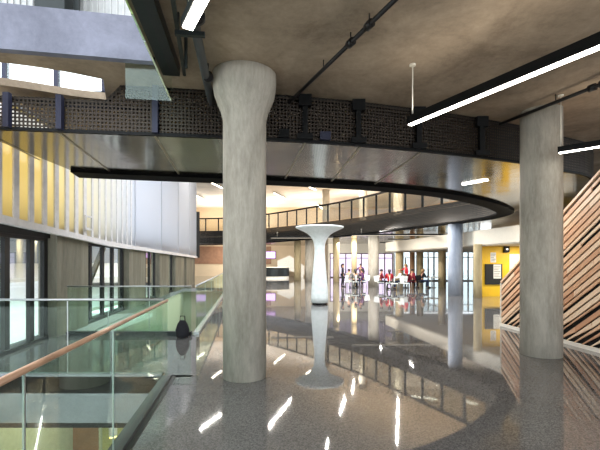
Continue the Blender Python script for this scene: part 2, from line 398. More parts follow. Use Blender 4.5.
# painted beam, upper wall and clerestory over the ceiling opening
struct(MB().strip([(-5.6, 5.09), (-1.85, 5.76)], ZC-.01, 5.2, .12).build('trim_3', 'beam'), 'pale grey beam over the ceiling opening')
up = MB(); up.box((-9, 8.0, 6.22), (-4.6, 8.1, 9)); up.box((-3.9, 8.0, 5.2), (-1.2, 8.1, 9)); up.box((-4.6, 8.0, 6.22), (-3.9, 8.1, 9))
for k in range(60): up.box((-9+k*.13, 7.965, 6.22), (-9+k*.13+.035, 8.0, 9))
M['upperwall'] = plain('upper wall', (176, 177, 176), .6)
struct(up.build('wall_upper', 'upperwall'), 'white ribbed wall of the level above')
tag(recenter(MB().box((-4.85, 7.3, 6.3), (-4.30, 7.7, 9)).box((-4.25, 7.5, 6.3), (-4.15, 7.56, 9)).build('grey_pillar', 'steel')), 'dark grey pillar against the white ribbed wall above the beam', 'pillar')
w = bpy.data.objects.new('window_1', None); C.objects.link(w); w.location = (-5, 8, 5.2); struct(w, 'clerestory strip window above the beam')
fr = MB()
for x in (-8, -5.92, -4.88, -3.92): fr.box((x-.04, 7.98, 5.1), (x+.04, 8.08, 6.22))
fr.box((-8, 7.98, 5.1), (-3.9, 8.08, 5.16)); fr.build('window_frame', 'bluesteel', w)
for x0, x1 in ((-8, -5.92), (-5.92, -4.88), (-4.88, -3.92)): MB().box((x0+.05, 8.02, 5.17), (x1-.05, 8.04, 6.2)).build('window_pane', 'pane', w)

# left wall: translucent channel glass above, windows between piers below
ys = [5.4+.25*k for k in range(112)]
ys = [y for y in ys if y <= 33.0]
def botz(y): return 2.54-.1*(min(y, 12.5)-7.5)/5*1.8 - max(0, y-12.5)*.0085
cw = MB(); pts = [(wallx(y)+.28, y) for y in ys]
cw.strip(pts, lambda i: botz(ys[i]), lambda i: max(4.3, 2.0+.235*ys[i]), .03)
k = 5.4
while k < 33:
    z1 = max(4.3, 2.0+.235*k)
    x = wallx(k)+.31; cw.box((x-.02, k-(.07 if k < 11 else .04), botz(k)-.01), (x+(.03 if k < 11 else .02), k+(.07 if k < 11 else .04), z1), 1 if k < 15 else 0); k += .52 if k < 15 else 4.6
cw.strip([(x+.03, y) for x, y in pts], lambda i: botz(ys[i])-.12, lambda i: botz(ys[i])+.02, .12, 1)
struct(cw.build('wall_left', ['channel', 'channelrib']), 'translucent channel glass wall glowing amber at the near end')
struct(MB().strip([(wallx(33)+.22, 33.0), (wallx(33)+.5, 33.15)], 2.1, 5.9, .1).build('trim_4', 'frame'), 'dark end edge of the channel glass wall')
struct(MB().strip([(wallx(6.09)-.1, 6.09), (wallx(34)-.1, 34)], -4, -.001, .3).build('wall_lower_left', 'lowerleft'))
struct(MB().strip([(wallx(5)-.02, 5), (wallx(33)-.02, 33)], 2.3, 2.7, .2).build('trim_5', 'frame'), 'dark window head under the channel glass')
piers = [(3.9, 5.2), (9.25, 11.05), (14.8, 17.1), (19.8, 22.1), (24.0, 27.2), (28.2, 32.4)]
pl = ['', 'square concrete pier nearest the camera between the left windows', 'second concrete pier along the left window wall', 'third concrete pier along the left window wall',
      'fourth concrete pier along the left window wall', 'farthest concrete pier at the end of the left window wall']
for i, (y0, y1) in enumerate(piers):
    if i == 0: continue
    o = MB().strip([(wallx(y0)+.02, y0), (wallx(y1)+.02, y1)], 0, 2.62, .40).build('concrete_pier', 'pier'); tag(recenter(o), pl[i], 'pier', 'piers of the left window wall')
mull = [[5.35, 6.5, 7.67, 8.55, 9.12], [11.15, 11.7, 12.7, 13.6, 14.65], [17.2, 17.8, 18.6, 19.6], [22.2, 22.9, 23.85], [27.3, 28.0]]
for i, ml in enumerate(mull):
    w = bpy.data.objects.new('window_%d' % (i+2), None); C.objects.link(w); w.location = (wallx(ml[0]), ml[0], 0); struct(w, 'floor-height window of the left wall')
    fr = MB()
    for y in ml: fr.strip([(wallx(y-.08), y-.08), (wallx(y+.08), y+.08)], 0, 2.6, .09)
    fr.strip([(wallx(ml[0]), ml[0]), (wallx(ml[-1]), ml[-1])], 0.0, .07, .2); fr.strip([(wallx(ml[0]), ml[0]), (wallx(ml[-1]), ml[-1])], 2.22, 2.3, .12)
    fr.build('window_frame', 'frame', w)
    for a, b in zip(ml, ml[1:]):
        if b-a > .25: MB().strip([(wallx(a+.08), a+.08), (wallx(b-.08), b-.08)], .08, 2.22, .012).build('window_pane', 'pane', w)
y_ = 10.65; x_ = wallx(y_)+.40; z_ = dp(85, 223, y_).z
sq = thing('square_frame', 'small pale square frame fixed to the glowing channel glass wall', 'frame', (x_, y_, z_-.17))
m_ = MB()
for a, b in (((0, -.17, -.17), (0, .17, -.17)), ((0, .17, -.17), (0, .17, .17)), ((0, .17, .17), (0, -.17, .17)), ((0, -.17, .17), (0, -.17, -.17))):
    m_.bar(Vector((x_, y_, z_))+Vector(a), Vector((x_, y_, z_))+Vector(b), .045, .045)
m_.build('frame', 'channelrib', sq); MB().box((x_-.08, y_-.03, z_-.17), (x_, y_+.03, z_-.12)).build('bracket', 'channelrib', sq)
# steel brace beyond the windows
t = MB().bar((wallx(14.6)-.6, 14.6, 2.4), (wallx(11.7)-.6, 11.7, -.29), .14, .14)
tag(recenter(t.build('diagonal_brace', 'steel')), 'dark diagonal steel brace behind the second window bay', 'brace')
# outdoors
struct(MB().box((-60, -25, -.45), (-9.3, 75, -.3)).box((-9.3, -25, -.45), (wallx(0)-1.2, 16, -.3)).build('ground', 'outside'), 'pale pavement outside')
bd = thing('office_building', 'grey building across the pavement seen through the left windows', 'building', (-34, 30, -.3))
MB().box((-40, -10, 1.6), (-28, 70, 14)).build('wall', 'facade', bd); MB().box((-39.5, -9.5, -.3), (-28.5, 69.5, 1.6)).build('ground_storey', 'white', bd)

# lower level seen through the void
struct(MB().box((-9.5, -6, -4.2), (4, 28, -4)).build('floor_lower', 'lowerfloor'))
struct(MB().box((-6, 10.6, -4), (4, 10.8, -.26)).build('wall_lower', 'lower'))
struct(MB().box((-9.5, 28, -4), (4, 28.2, -.26)).build('wall_lower_back', 'lowerleft'))
struct(MB().box((-6.3, -6, -4), (-6.1, 6, -.26)).build('wall_lower_side', 'lowerleft'))
struct(MB().box((-5.35, 6.09, -.70), (kerbx(6.09)+.3, 6.19, .0)).build('trim_6', 'slabedge'), 'grey edge of the floor slab across the void')
struct(MB().box((-5.35, 6.15, -.80), (kerbx(6.09)+.3, 6.25, -.705)).build('trim_11', 'black'), 'black strip standing for the shadow gap under the slab edge')  # black box drawn in place of the shade under the slab
dr = thing('brown_door', 'brown timber door in the wall of the lower level below the void', 'door', (-5.6, 10.55, -4))
MB().box((-6.0, 10.5, -4), (-5.3, 10.58, -1.0)).build('door_leaf', 'brown', dr); MB().box((-6.06, 10.53, -4), (-5.24, 10.6, -.94)).build('door_frame', 'lowerleft', dr)
p = dp(113, 421, 6.6)
dl = thing('cylinder_downlight', 'pale yellow cylinder downlight hung under the floor edge of the void', 'light', (p.x, p.y, -1.1))
MB().lathe([(.06, -1.12), (.065, -1.1), (.065, -.72), (.04, -.69), (.04, -.26)], 20, (p.x, p.y)).build('housing', 'bulk', dl)
MB().lathe([(.055, -1.135), (.055, -1.12)], 20, (p.x, p.y)).build('lens', 'yellowlamp', dl)
ll = bpy.data.lights.new('lower level lamps', 'AREA'); ll.shape = 'RECTANGLE'; ll.size = 5; ll.size_y = 1.5; ll.energy = 38; ll.color = (1, .93, .55)
lo = bpy.data.objects.new('lower level lamps', ll); C.objects.link(lo); lo.location = (-3, 8.4, -.72)

# ------------------------------------------------------------------ balustrades
def balustrade(label, runs, rail_z, rail_mat, rail_r, panels, shoe=True, shoe_h=.08, shoe_mat='alu', ends=None):
    """runs: two plan points; panels: cut fractions"""
    a, b = Vector(runs[0]), Vector(runs[1]); m = (a+b)/2
    t = thing('glass_balustrade', label, 'balustrade', (m.x, m.y, 0))
    d = (b-a); Lh = d.length; u = d/Lh
    for f0, f1 in zip(panels, panels[1:]):
        p, q = a+d*f0+u*.012, a+d*f1-u*.012
        MB().strip([p, q], .03, rail_z-rail_r*.6, .018).build('glass_panel', 'glass', t)
        c = a+d*f1
        if f1 < 1: MB().box((c.x-.006, c.y-.006, .03), (c.x+.006, c.y+.006, rail_z-rail_r)).build('joint_strip', 'alu', t)
    if shoe:
        MB().strip([a, b], 0.0, shoe_h, .13).build('base_shoe', shoe_mat, t)
    MB().tube([(a.x, a.y, rail_z), (b.x, b.y, rail_z)], rail_r, 14).build('handrail', rail_mat, t)
    return t
Lk = 6.02-.6
balustrade('glass balustrade with bronze handrail running along the near floor edge beside the void', ((kerbx(.6)-.06, .6), (kerbx(6.02)-.06, 6.02)), 1.17, 'rail', .021,
           [0, (2.14-.6)/Lk, (3.58-.6)/Lk, 1], shoe_h=.05, shoe_mat='pipe')
balustrade('low-railed glass balustrade across the far edge of the near void', ((kerbx(6.09)-.16, 6.16), (-5.3, 6.16)), 1.17, 'alu', .018, [0, .46, 1], shoe_h=.04, shoe_mat='slabedge')
balustrade('glass balustrade beyond the walkway in front of the concrete piers', ((dx(9.55)-.08, 9.52), (wallx(9.52)+.35, 9.52)), 1.17, 'alu', .016, [0, .34, .67, 1], shoe_h=.1, shoe_mat='steel')
balustrade('receding glass balustrade behind the big column along the hall floor', ((dx(9.62), 9.66), (dx(26.5), 26.5)), 1.17, 'alu', .02, [0, .13, .26, .39, .52, .65, .78, .9, 1], shoe_h=.06, shoe_mat='alu')
# kerb strip
struct(MB().strip([(kerbx(-3)+.03, -3), (kerbx(6.1)+.03, 6.1)], -.3, .012, .06).build('trim_7', 'steel'), 'dark metal edge strip of the floor along the void')
p = gp(184, 334)
bg = MB(); bg.lathe([(.12, .0), (.17, .05), (.18, .18), (.13, .32), (.07, .4)], 18)
bag = thing('black_bag', 'small black bag standing on the floor behind the middle glass balustrade', 'bag', (dx(9.3)-.25, 9.25, 0))
o = bg.build('bag_body', 'blackcloth'); o.parent = bag; o.scale = (.9, .6, 1)
o = MB().tube([(-.06, 0, .38), (-.05, 0, .5), (.05, 0, .5), (.06, 0, .38)], .012, 8).build('strap', 'blackcloth'); o.parent = bag

# ------------------------------------------------------------------ columns
def column(name, label, x, y, r, ztop, mat='column', cap=None, group='round concrete columns', dx=0):
    if cap: prof = [(r, 0), (r, cap[0])] + cap[1] + [(cap[2], ztop-.002)]
    else: prof = [(r, 0), (r, ztop*.35), (r, ztop*.7), (r, ztop-.002)]
    o = MB().lathe(prof, 56).build(name, mat); o.location = (x, y, 0); return tag(o, label, 'column', group)
column('concrete_column', 'big round concrete column with flared capital standing nearest the camera', -.846, 6.12, .328, ZC, cap=(3.86, [(.335, 3.92), (.36, 4.02), (.41, 4.14), (.455, 4.26), (.475, 4.38), (.482, 4.48)], .482))
column('concrete_column', 'straight round concrete column in front of the timber slat wall', 4.56, 7.57, .355, ZC)
column('concrete_column', 'blue-grey lit round column left of the yellow wall', *(lambda p: (p.x, p.y+.36))(gp(458, 296)), .36, ZS, 'bluecol')
for lab, px, py, w, mt in (
    ('round column just right of the white mushroom column, before the red-shirted group', 374.5, 287, 11, 'column'),
    ('slim pale column left of the white mushroom column, standing by itself near the reception desk', 297.5, 280.3, 7, 'tancol'),
    ('column half hidden directly behind the left side of the white mushroom column', 309.5, 281.3, 8.5, 'column'),
    ('pale column left of the standing figure in black', 336.5, 282, 6.5, 'tancol'),
    ('pale column behind the table of people left of centre', 354.5, 281.5, 5.5, 'tancol'),
    ('pale round column behind the standing person in red', 400.5, 284.5, 8, 'tancol'),
    ('reddish column in front of the right rear windows', 413, 283, 5, 'redcol'),
    ('brownish column behind the seated person in dark clothes at right', 421, 284, 6.5, 'tancol'),
    ('tan column among the bright right rear windows', 443, 287.5, 7, 'tancol'),
    ('brown column against the left end of the yellow wall', 479.5, 298, 8, 'tancol')):
    p = gp(px, py); r = w*p.y/800
    column('concrete_column', lab, p.x, p.y+r, r, ZS if 'yellow wall' not in lab else 2.62, mt)
# white mushroom column
p = gp(320, 305); mc = thing('mushroom_column', 'white sculptural column flaring into a wide flat disc', 'column', (p.x, p.y+.35, 0))
o = MB().lathe([(.31, 0), (.31, .07)], 40).build('plinth', 'black'); o.parent = mc
o = MB().lathe([(.36, .07), (.355, .3), (.33, .75), (.29, 1.25), (.245, 1.75), (.22, 2.1), (.215, 2.3), (.235, 2.5), (.285, 2.66), (.37, 2.8), (.5, 2.92), (.68, 3.02), (.86, 3.1), (.97, 3.15), (1.0, 3.18), (.99, 3.215), (.9, 3.23)], 64).build('shaft', 'whitegloss'); o.parent = mc
# columns on the level above
for lab, px, Y in (('grey column on the gallery level behind the glass, right of centre', 363, 36), ('grey column on the gallery level near the right end of the glass', 398, 33), ('grey column on the gallery level behind the glass above the mushroom column', 326, 43)):
    o = MB().lathe([(.38, 4.71), (.38, 7.3), (.38, 9.498)], 32).build('gallery_column', 'column'); o.location = ((px-300)/400*Y, Y, 0); tag(o, lab, 'column', 'gallery columns')

# ------------------------------------------------------------------ services under the ceiling
t = thing('drain_pipe', 'thick grey pipe under the ceiling left of the flared column', 'pipe', (-1.2, 5.2, 4.4))
a, b = Vector((-.93, 3.2, 4.42)), Vector((-1.56, 7.3, 4.40))
MB().tube([a, (-1.2, 4.6, 4.42), b, b+Vector((-.01, .08, -.05)), b+Vector((-.01, .1, -.3))], .058, 16).build('pipe', 'pipe', t)
for f in (.28, .62, .9):
    c = a.lerp(b, f); MB().tube([c-(b-a).normalized()*.04, c+(b-a).normalized()*.04], .075, 16).build('coupling', 'blackpipe', t)
    MB().tube([c+Vector((0, 0, .05)), (c.x, c.y, ZC)], .01, 6).build('hanger', 'steel', t)
t = thing('sprinkler_pipe', 'thin black sprinkler pipe running across the ceiling toward the flared column', 'pipe', (.2, 6, 4.45))
a, b = zp(401, -6, 4.47), zp(268, 123, 4.47)
MB().tube([a, b], .028, 12).build('pipe', 'blackpipe', t)
for px in (369, 352):
    f = (401-px)/133*.62; c = a.lerp(b, .14 if px == 369 else .24); d = (b-a).normalized()
    MB().tube([c-d*.05, c+d*.05], .05, 12).build('coupling', 'blackpipe', t); MB().tube([c+Vector((0, 0, .02)), (c.x, c.y, ZC)], .008, 6).build('hanger', 'blackpipe', t)
c = a.lerp(b, .42); MB().tube([c, (c.x, c.y, ZC)], .008, 6).build('hanger', 'blackpipe', t)
t = thing('sprinkler_pipe', 'black sprinkler pipe with fittings crossing in front of the right column top', 'pipe', (4.3, 6.9, 4.45))
a, b = zp(640, 69, 4.47), zp(500, 124, 4.47); d = (b-a).normalized()
MB().tube([a, b], .03, 12).build('pipe', 'blackpipe', t)
for f in (.2, .27):
    c = a.lerp(b, f); MB().tube([c-d*.05, c+d*.05], .055, 12).build('coupling', 'blackpipe', t)
c = a.lerp(b, .52); MB().tube([c, (c.x, c.y, ZC)], .009, 6).build('hanger', 'blackpipe', t)
# steel edge of the ceiling opening and track beside it
struct(MB().strip([(-1.02, .2), (-1.8, 5.79)], ZC-.16, ZC+.1, .12).build('trim_8', 'steel'), 'dark steel edge of the ceiling opening')
t = thing('steel_track', 'narrow dark steel track hung under the ceiling beside the opening edge', 'track', (-1.5, 4.8, 4.4))
MB().bar(zp(170, -20, 4.4), zp(184.5, 74, 4.4), .045, .05).build('track', 'steel', t)
c = zp(184.5, 74, 4.4); MB().bar((c.x, c.y, 4.375), (c.x, c.y, ZC), .03, .03).build('hanger', 'steel', t)
c = zp(178, 30, 4.4); MB().bar((c.x, c.y, 4.375), (c.x, c.y, ZC), .03, .03).build('hanger', 'steel', t)
c = zp(186, 60, 4.3); MB().bar((c.x, c.y, 4.2), (c.x, c.y, ZC), .035, .035).build('drop_rod', 'steel', t)
t = thing('bracket_rail', 'short horizontal dark bracket between the track and the thick pipe', 'bracket', (-1.2, 4.6, 4.3))
MB().bar(zp(175, 33, 4.3), zp(205, 35, 4.3), .05, .05).build('rail', 'steel', t)
c = zp(190, 34, 4.3); MB().bar(c, (c.x, c.y, ZC), .012, .012).build('rod', 'steel', t)
# glass smoke curtain round the opening
sc = thing('smoke_curtain', 'greenish glass smoke curtain hanging below the edge of the ceiling opening', 'smoke curtain', (-1.9, 5.8, 3.74))
MB().strip([(-1.09, .3), (-1.87, 5.80)], 4.09, ZC-.002, .02).build('glass_panel', 'smoke', sc)
MB().strip([(-1.89, 5.82), (-2.50, 5.73)], 4.09, ZC-.002, .02).build('glass_panel', 'smoke', sc)
MB().tube([(-1.885, 5.815, 4.09), (-1.885, 5.815, ZC)], .012, 8).build('corner_clip', 'alu', sc)
# ------------------------------------------------------------------ lights
def linear(label, a, b, w, h, rods, ztop, lampmat, group='linear pendant lights', cable='bulk'):
    a, b = Vector(a), Vector(b); m = (a+b)/2; t = thing('linear_pendant_light', label, 'light', (m.x, m.y, m.z), group)
    up = Vector((0, 0, h/2)); MB().bar(a+up, b+up, w, h).build('housing', 'black', t)
    d = (b-a).normalized(); MB().bar(a+d*.02-Vector((0, 0, .006)), b-d*.02-Vector((0, 0, .006)), w*.8, .014).build('diffuser', lampmat, t)
    for f in rods:
        c = a.lerp(b, f); MB().tube([(c.x, c.y, c.z+h), (c.x, c.y, ztop)], .009, 8).build('suspension_rod', cable, t)
        sr = t.children[-1]; MB().lathe([(.045, ztop-.025), (.045, ztop-.002)], 16, (c.x, c.y)).build('ceiling_canopy', cable, sr)
    return t
linear('long black linear pendant light with bright underside at upper right', zp(409, 125, 3.745), (3.35, 2.68, 3.745), .085, .12, (.02, .9), ZC, 'lamp')
linear('short end of a black linear pendant light right of the right column', dp(558, 153, 6.85), (5.42, 5.95, 3.62), .075, .1, (.03,), ZC, 'lamp')
linear('bright linear pendant light at the top edge beside the thick pipe', zp(187, 29, 3.95), zp(213, -22, 3.95), .12, .08, (.1,), ZC, 'lamp')
linear('distant black linear light nearest behind the oval opening tip', (3.2, 24.8, 3.4), (9.3, 24.8, 3.4), .12, .1, (.1, .9), ZS, 'pendantlamp')
linear('distant black linear light in the second row under the rear soffit', (6.6, 30, 3.4), (10.2, 30, 3.4), .12, .1, (.1, .9), ZS, 'pendantlamp')
linear('distant black linear light in the farthest row above the red-shirted people', (7.0, 35, 3.4), (10.0, 35, 3.4), .12, .1, (.1, .9), ZS, 'pendantlamp')
linear('distant black linear light left of the mushroom column top', (-2, 27.5, 3.4), (2.3, 27.5, 3.4), .12, .1, (.1, .9), ZS, 'pendantlamp')
o = MB().bar(zp(463, 184.5, ZS-.012), zp(487, 180, ZS-.012), .09, .022); t = thing('recessed_light', 'short white strip light set in the polished soffit near its tip', 'light', tuple(zp(475, 182, ZS)))
o.build('diffuser', 'lamp', t); MB().bar(zp(462.5, 184.6, ZS-.006), zp(487.5, 179.9, ZS-.006), .12, .012).build('trim_frame', 'steel', t)
for lab, a, b in (
    ('high ceiling strip light left of centre in the hall', (269, 427), (291, 400)), ('high ceiling strip light at the left of the hall', (200, 430), (221, 415)),
    ('high ceiling strip light right of centre in the hall', (340, 413), (345, 400)), ('long high ceiling strip light at the right of the hall', (397, 443), (398, 400)),
    ('short high ceiling strip light near the middle of the hall', (352, 392), (354, 382)), ('short high ceiling strip light toward the front of the hall', (326, 450), (328, 440))):
    def rp(q): Y = (9.3+H)*F/(q[1]-HZ); return Vector(((q[0]-300)/F*Y, Y, 9.3))
    linear(lab, rp(a), rp(b), .07, .1, (.15, .85), 9.5, 'highlamp', 'strip lights of the high ceiling')
    p, q = rp(a), rp(b); al = bpy.data.lights.new('strip lamp', 'AREA'); al.shape = 'RECTANGLE'; al.size = (q-p).length; al.size_y = .05; al.energy = 55*(q-p).length; al.color = (1, .96, .88)
    ao = bpy.data.objects.new('strip lamp', al); C.objects.link(ao); ao.location = (p+q)/2-Vector((0, 0, .03)); ao.rotation_euler.z = math.atan2(q.y-p.y, q.x-p.x)
for lab, a, b in (('far ceiling strip light just right of the big column', (274, 193), (285, 199)), ('far ceiling strip light right of the big column, under the lip', (306, 185.5), (316, 190)),
                  ('far ceiling strip light left of the big column', (212, 183), (222, 188)), ('far ceiling strip light lowest at left', (197, 196), (204, 200)), ('far ceiling strip light above the gallery glass', (318, 205), (324, 210))):
    linear(lab, zp(*a, 9.25), zp(*b, 9.25), .22, .1, (.5,), 9.5, 'highlamp', 'strip lights of the far ceiling')

# ------------------------------------------------------------------ timber slat stair
sx = lambda Y: 5.5+.083*(10.94-Y)
sz = lambda Y: 1.18+.708*(10.94-Y)
Y0, Y1 = 5.2, 10.94
st = thing('stair_slat_wall', 'stair side wall clad in diagonal timber slats over black backing', 'stair wall', ((sx(Y0)+sx(Y1))/2, (Y0+Y1)/2, 0))
b = MB(); vs = []
ztop = lambda Y: min(sz(Y), 4.55)
Yk = 10.94-(4.55-1.18)/.708
prof = [(Y1, 0), (Y1, sz(Y1)), (Yk, 4.55), (Y0, 4.55), (Y0, 0)]
for off in (.03, .2): vs += [(sx(y)+off, y, z) for y, z in prof]
b.add(vs, [(0, 1, 2, 3, 4), (9, 8, 7, 6, 5)] + [(i, i+5, (i+1) % 5+5, (i+1) % 5) for i in range(5)])
b.build('backing_panel', 'black', st)
sl = MB(); pitch = .150; wv = .086
# slats follow the stair slope: param c = z + .708*Y  (constant along a slat)
c0, c1 = .708*Y0, sz(Y1)+.708*Y1
c = c0+.06; row = 0
cosA = 1/math.sqrt(1+.708**2)
while c < c1-.02:
    ya = Y0+.02; yb = min(Y1-.01, (c-.04)/.708)            # z>=.04
    ya = max(ya, (c-4.5)/.708)
    if yb-ya > .1:
        y = yb; first = True
        while y > ya+.02:
            ln = random.uniform(.9, 2.2); 
            if first: ln *= random.uniform(.3, 1); first = False
            y2 = max(ya, y-ln)
            hv = wv if random.random() < .78 else wv*.6
            if y2 < y-.03:
                q = []
                for dxx in (0, .028):
                    for yy in (y, y2):
                        for s_ in (0, 1): q.append((sx(yy)+dxx, yy, max(.03, c-.708*yy-s_*hv/cosA)))
                sl.add(q, [(0, 1, 3, 2), (4, 6, 7, 5), (0, 2, 6, 4), (1, 5, 7, 3), (0, 4, 5, 1), (2, 3, 7, 6)])
            y = y2-.012
    c += pitch; row += 1
sl.build('timber_slats', 'slat', st)
MB().bar((sx(Y1)+.1, Y1, sz(Y1)+.02), (sx(Yk)+.1, Yk, 4.56), .24, .05).build('capping', 'slat', st)
MB().strip([(sx(Y1)+.005, Y1+.01), (sx(Y0)+.005, Y0)], 0, .075, .05).build('white_skirting', 'white', st)
MB().strip([(sx(Y1)-.01, Y1+.02), (sx(Y1)+.2, Y1+.02)], 0, sz(Y1), .03).build('end_panel', 'white', st)
stp = MB(); n = 20
for k in range(n):
    y1 = 10.7-k*.255; stp.box((6.28, y1-.255, 0), (9.2, y1, min(4.2, (k+1)*.18)))
tag(recenter(stp.build('staircase', 'slabedge')), 'concrete staircase rising behind the timber slat wall', 'stairs')

# ------------------------------------------------------------------ yellow wall and notices
struct(MB().box((9.25, 20.3, 0), (15.5, 20.5, 2.9)).build('wall_yellow', 'yellow'))
struct(MB().strip([(9.75, 14.2), (9.35, 17.0), (7.0, 32.5)], 2.6, 3.32, .12).build('trim_9', 'bulk'), 'white bulkhead over the right rear windows')
struct(slab([(9.75, 14.2), (9.35, 17.0), (7.0, 32.5), (17, 34), (17, 14.2)], [], 2.55, 2.62, 'ceiling_low', 'bulk'))
def pic(px0, py0, px1, py1, Y=20.27): a, b = dp(px0, py1, Y), dp(px1, py0, Y); return (a.x, a.z, b.x, b.z)
nb = thing('notice_board', 'black notice board on the yellow wall', 'notice board', (9.8, 20.27, 1.5))
x0, z0, x1, z1 = pic(485, 264, 502, 284.5); MB().box((x0, 20.23, z0), (x1, 20.299, z1)).build('board', 'board', nb)
def sheet(name, lab, r, Y, lines):
    x0, z0, x1, z1 = pic(*r, Y); t = thing(name, lab, 'poster', ((x0+x1)/2, Y, z0)); pp = MB().box((x0, Y-.004, z0), (x1, Y+.004, z1)).build('paper', 'paper', t)
    m = MB()
    for k in range(lines):
        zz = z1-(k+1)*(z1-z0)/(lines+1); m.box((x0+.03, Y-.007, zz-.012), (x1-.03-.04*(k % 3), Y-.0045, zz+.012))
    m.build('printed_lines', 'ink', pp)
sheet('poster', 'white printed sheet pinned on the black notice board', (493.5, 264.5, 501, 278.5), 20.2262, 7)
sheet('poster', 'white sheet on the yellow wall above the notice board', (490.5, 252.5, 496, 262.5), 20.2955, 5)
sheet('poster', 'large white sheet on the yellow wall just above the slat wall', (509.5, 254, 521, 274), 20.2955, 3)
sp = thing('wall_speaker', 'small black square speaker high on the yellow wall', 'speaker', (10.4, 20.2, 2.2))
x0, z0, x1, z1 = pic(503.5, 246, 508.5, 252.5); cb = MB().box((x0, 20.16, z0), (x1, 20.299, z1)).build('cabinet', 'black', sp)
c = ((x0+x1)/2, 20.158, (z0+z1)/2); MB().tube([(c[0], 20.162, c[2]), (c[0], 20.152, c[2])], .05, 14).build('speaker_cone', 'alu', cb)

# ------------------------------------------------------------------ rear glazing
def curtain(n, lab, x0, x1, Y, z1, nm, pane, fmat):
    w = bpy.data.objects.new('window_%d' % n, None); C.objects.link(w); w.location = ((x0+x1)/2, Y, 0); struct(w, lab)
    f = MB(); s = (x1-x0)/nm
    for k in range(nm+1): f.box((x0+k*s-.05, Y-.08, 0), (x0+k*s+.05, Y+.08, z1))
    f.box((x0, Y-.07, z1-.1), (x1, Y+.07, z1)); f.box((x0, Y-.07, 0), (x1, Y+.07, .1)); f.box((x0, Y-.05, 2.15), (x1, Y+.05, 2.22)); f.build('window_frame', fmat, w)
    for k in range(nm): MB().box((x0+k*s+.05, Y-.01, .1), (x0+(k+1)*s-.05, Y+.01, z1-.1)).build('window_pane', pane, w)
curtain(7, 'rear pinkish window wall behind the seated people', 3.4, 10.4, 45, 2.75, 8, 'pinkpane', 'redframe')
curtain(8, 'bright window wall at right rear', 8.7, 16.6, 37, 2.9, 15, 'rearpane', 'alu')
# make the back wall open where the glazing looks out, and close it elsewhere
bpy.data.objects.remove(bpy.data.objects['wall_back'])
struct(MB().box((-22, 50, 0), (3.4, 50.3, 3.8)).box((-22, 57, 3.8), (18, 57.3, 9.5)).build('wall_back', 'warmwall'))
struct(MB().box((8.7, 36.9, 3.0), (17, 37.1, 3.8)).box((10.4, 44.9, 0), (10.5, 45.1, 3.8)).box((3.3, 44.9, 2.75), (10.4, 45.1, 3.8)).box((3.2, 45.1, 0), (3.39, 50, 3.8)).build('wall_rear_right', 'bulk'))
bpy.data.objects.remove(bpy.data.objects['wall_right'])
struct(MB().box((17.2, 12, 0), (17.5, 36, 9.5)).box((17.2, 36, 3.8), (17.5, 57, 9.5)).build('wall_right', 'warmwall'))
struct(MB().box((-22, 49.9, 1.5), (-3.6, 49.98, 3.7)).build('trim_10', 'brown'), 'brown timber panelling on the far left wall')
struct(MB().box((-60, -60, -.45), (60, -6.05, -.3)).build('ground_front', 'outside'), 'unseen pale ground behind the camera, added to bounce daylight')  # added out of view so sky light bounces up to the ceiling
struct(MB().box((18.05, -6, -.45), (60, 56, -.3)).build('ground_side', 'outside'), 'unseen pale ground at the right of the hall, added to bounce daylight')  # added out of view, bounces more daylight in from the side
struct(MB().box((3, 57, -.3), (40, 110, -.2)).build('ground_rear', 'outside'), 'pale ground beyond the rear windows')
# reception and white ramp
rc = thing('reception_desk', 'dark curved reception desk with pale top at the back behind the big column', 'desk', (-3.0, 43, 0))
prof = [(1.7*math.cos(a)-3.0, 43-1.3*math.sin(a)) for a in [math.pi*k/16 for k in range(17)]]
MB().strip(prof, .25, 1.15, .3).build('front_panel', 'steel', rc); MB().strip(prof, 1.15, 1.24, .5).build('worktop', 'bulk', rc); MB().strip(prof, 0, .25, .2).build('plinth', 'white', rc)
rp_ = MB(); rp_.add([(-2.6, 46, 1.2), (.5, 46, .2), (.5, 46, 1.3), (-1.2, 46, 2.5), (-2.6, 46, 1.9), (-2.6, 46.4, 1.2), (.5, 46.4, .2), (.5, 46.4, 1.3), (-1.2, 46.4, 2.5), (-2.6, 46.4, 1.9)],
                    [(0, 1, 2, 3, 4), (9, 8, 7, 6, 5)]+[(i, (i+5), (i+1) % 5+5, (i+1) % 5) for i in range(5)])
rt = thing('white_stair', 'white angular stair flank behind the reception desk', 'stairs', (-1, 46.2, 0))
rp_.build('flank', 'white', rt); MB().box((-.2, 46.02, 0), (.4, 46.38, .35)).box((-2.5, 46.02, 0), (-2.3, 46.38, 1.3)).build('support', 'white', rt)
ws = thing('wall_screen', 'lilac glowing screen on the back wall right of the big column', 'screen', (-3.5, 49.9, 2.3))
MB().box((-4.3, 49.8, 2.15), (-3.0, 49.98, 3.1)).build('bezel', 'steel', ws); MB().box((-4.22, 49.78, 2.22), (-3.08, 49.81, 3.03)).build('display', 'screen', ws)

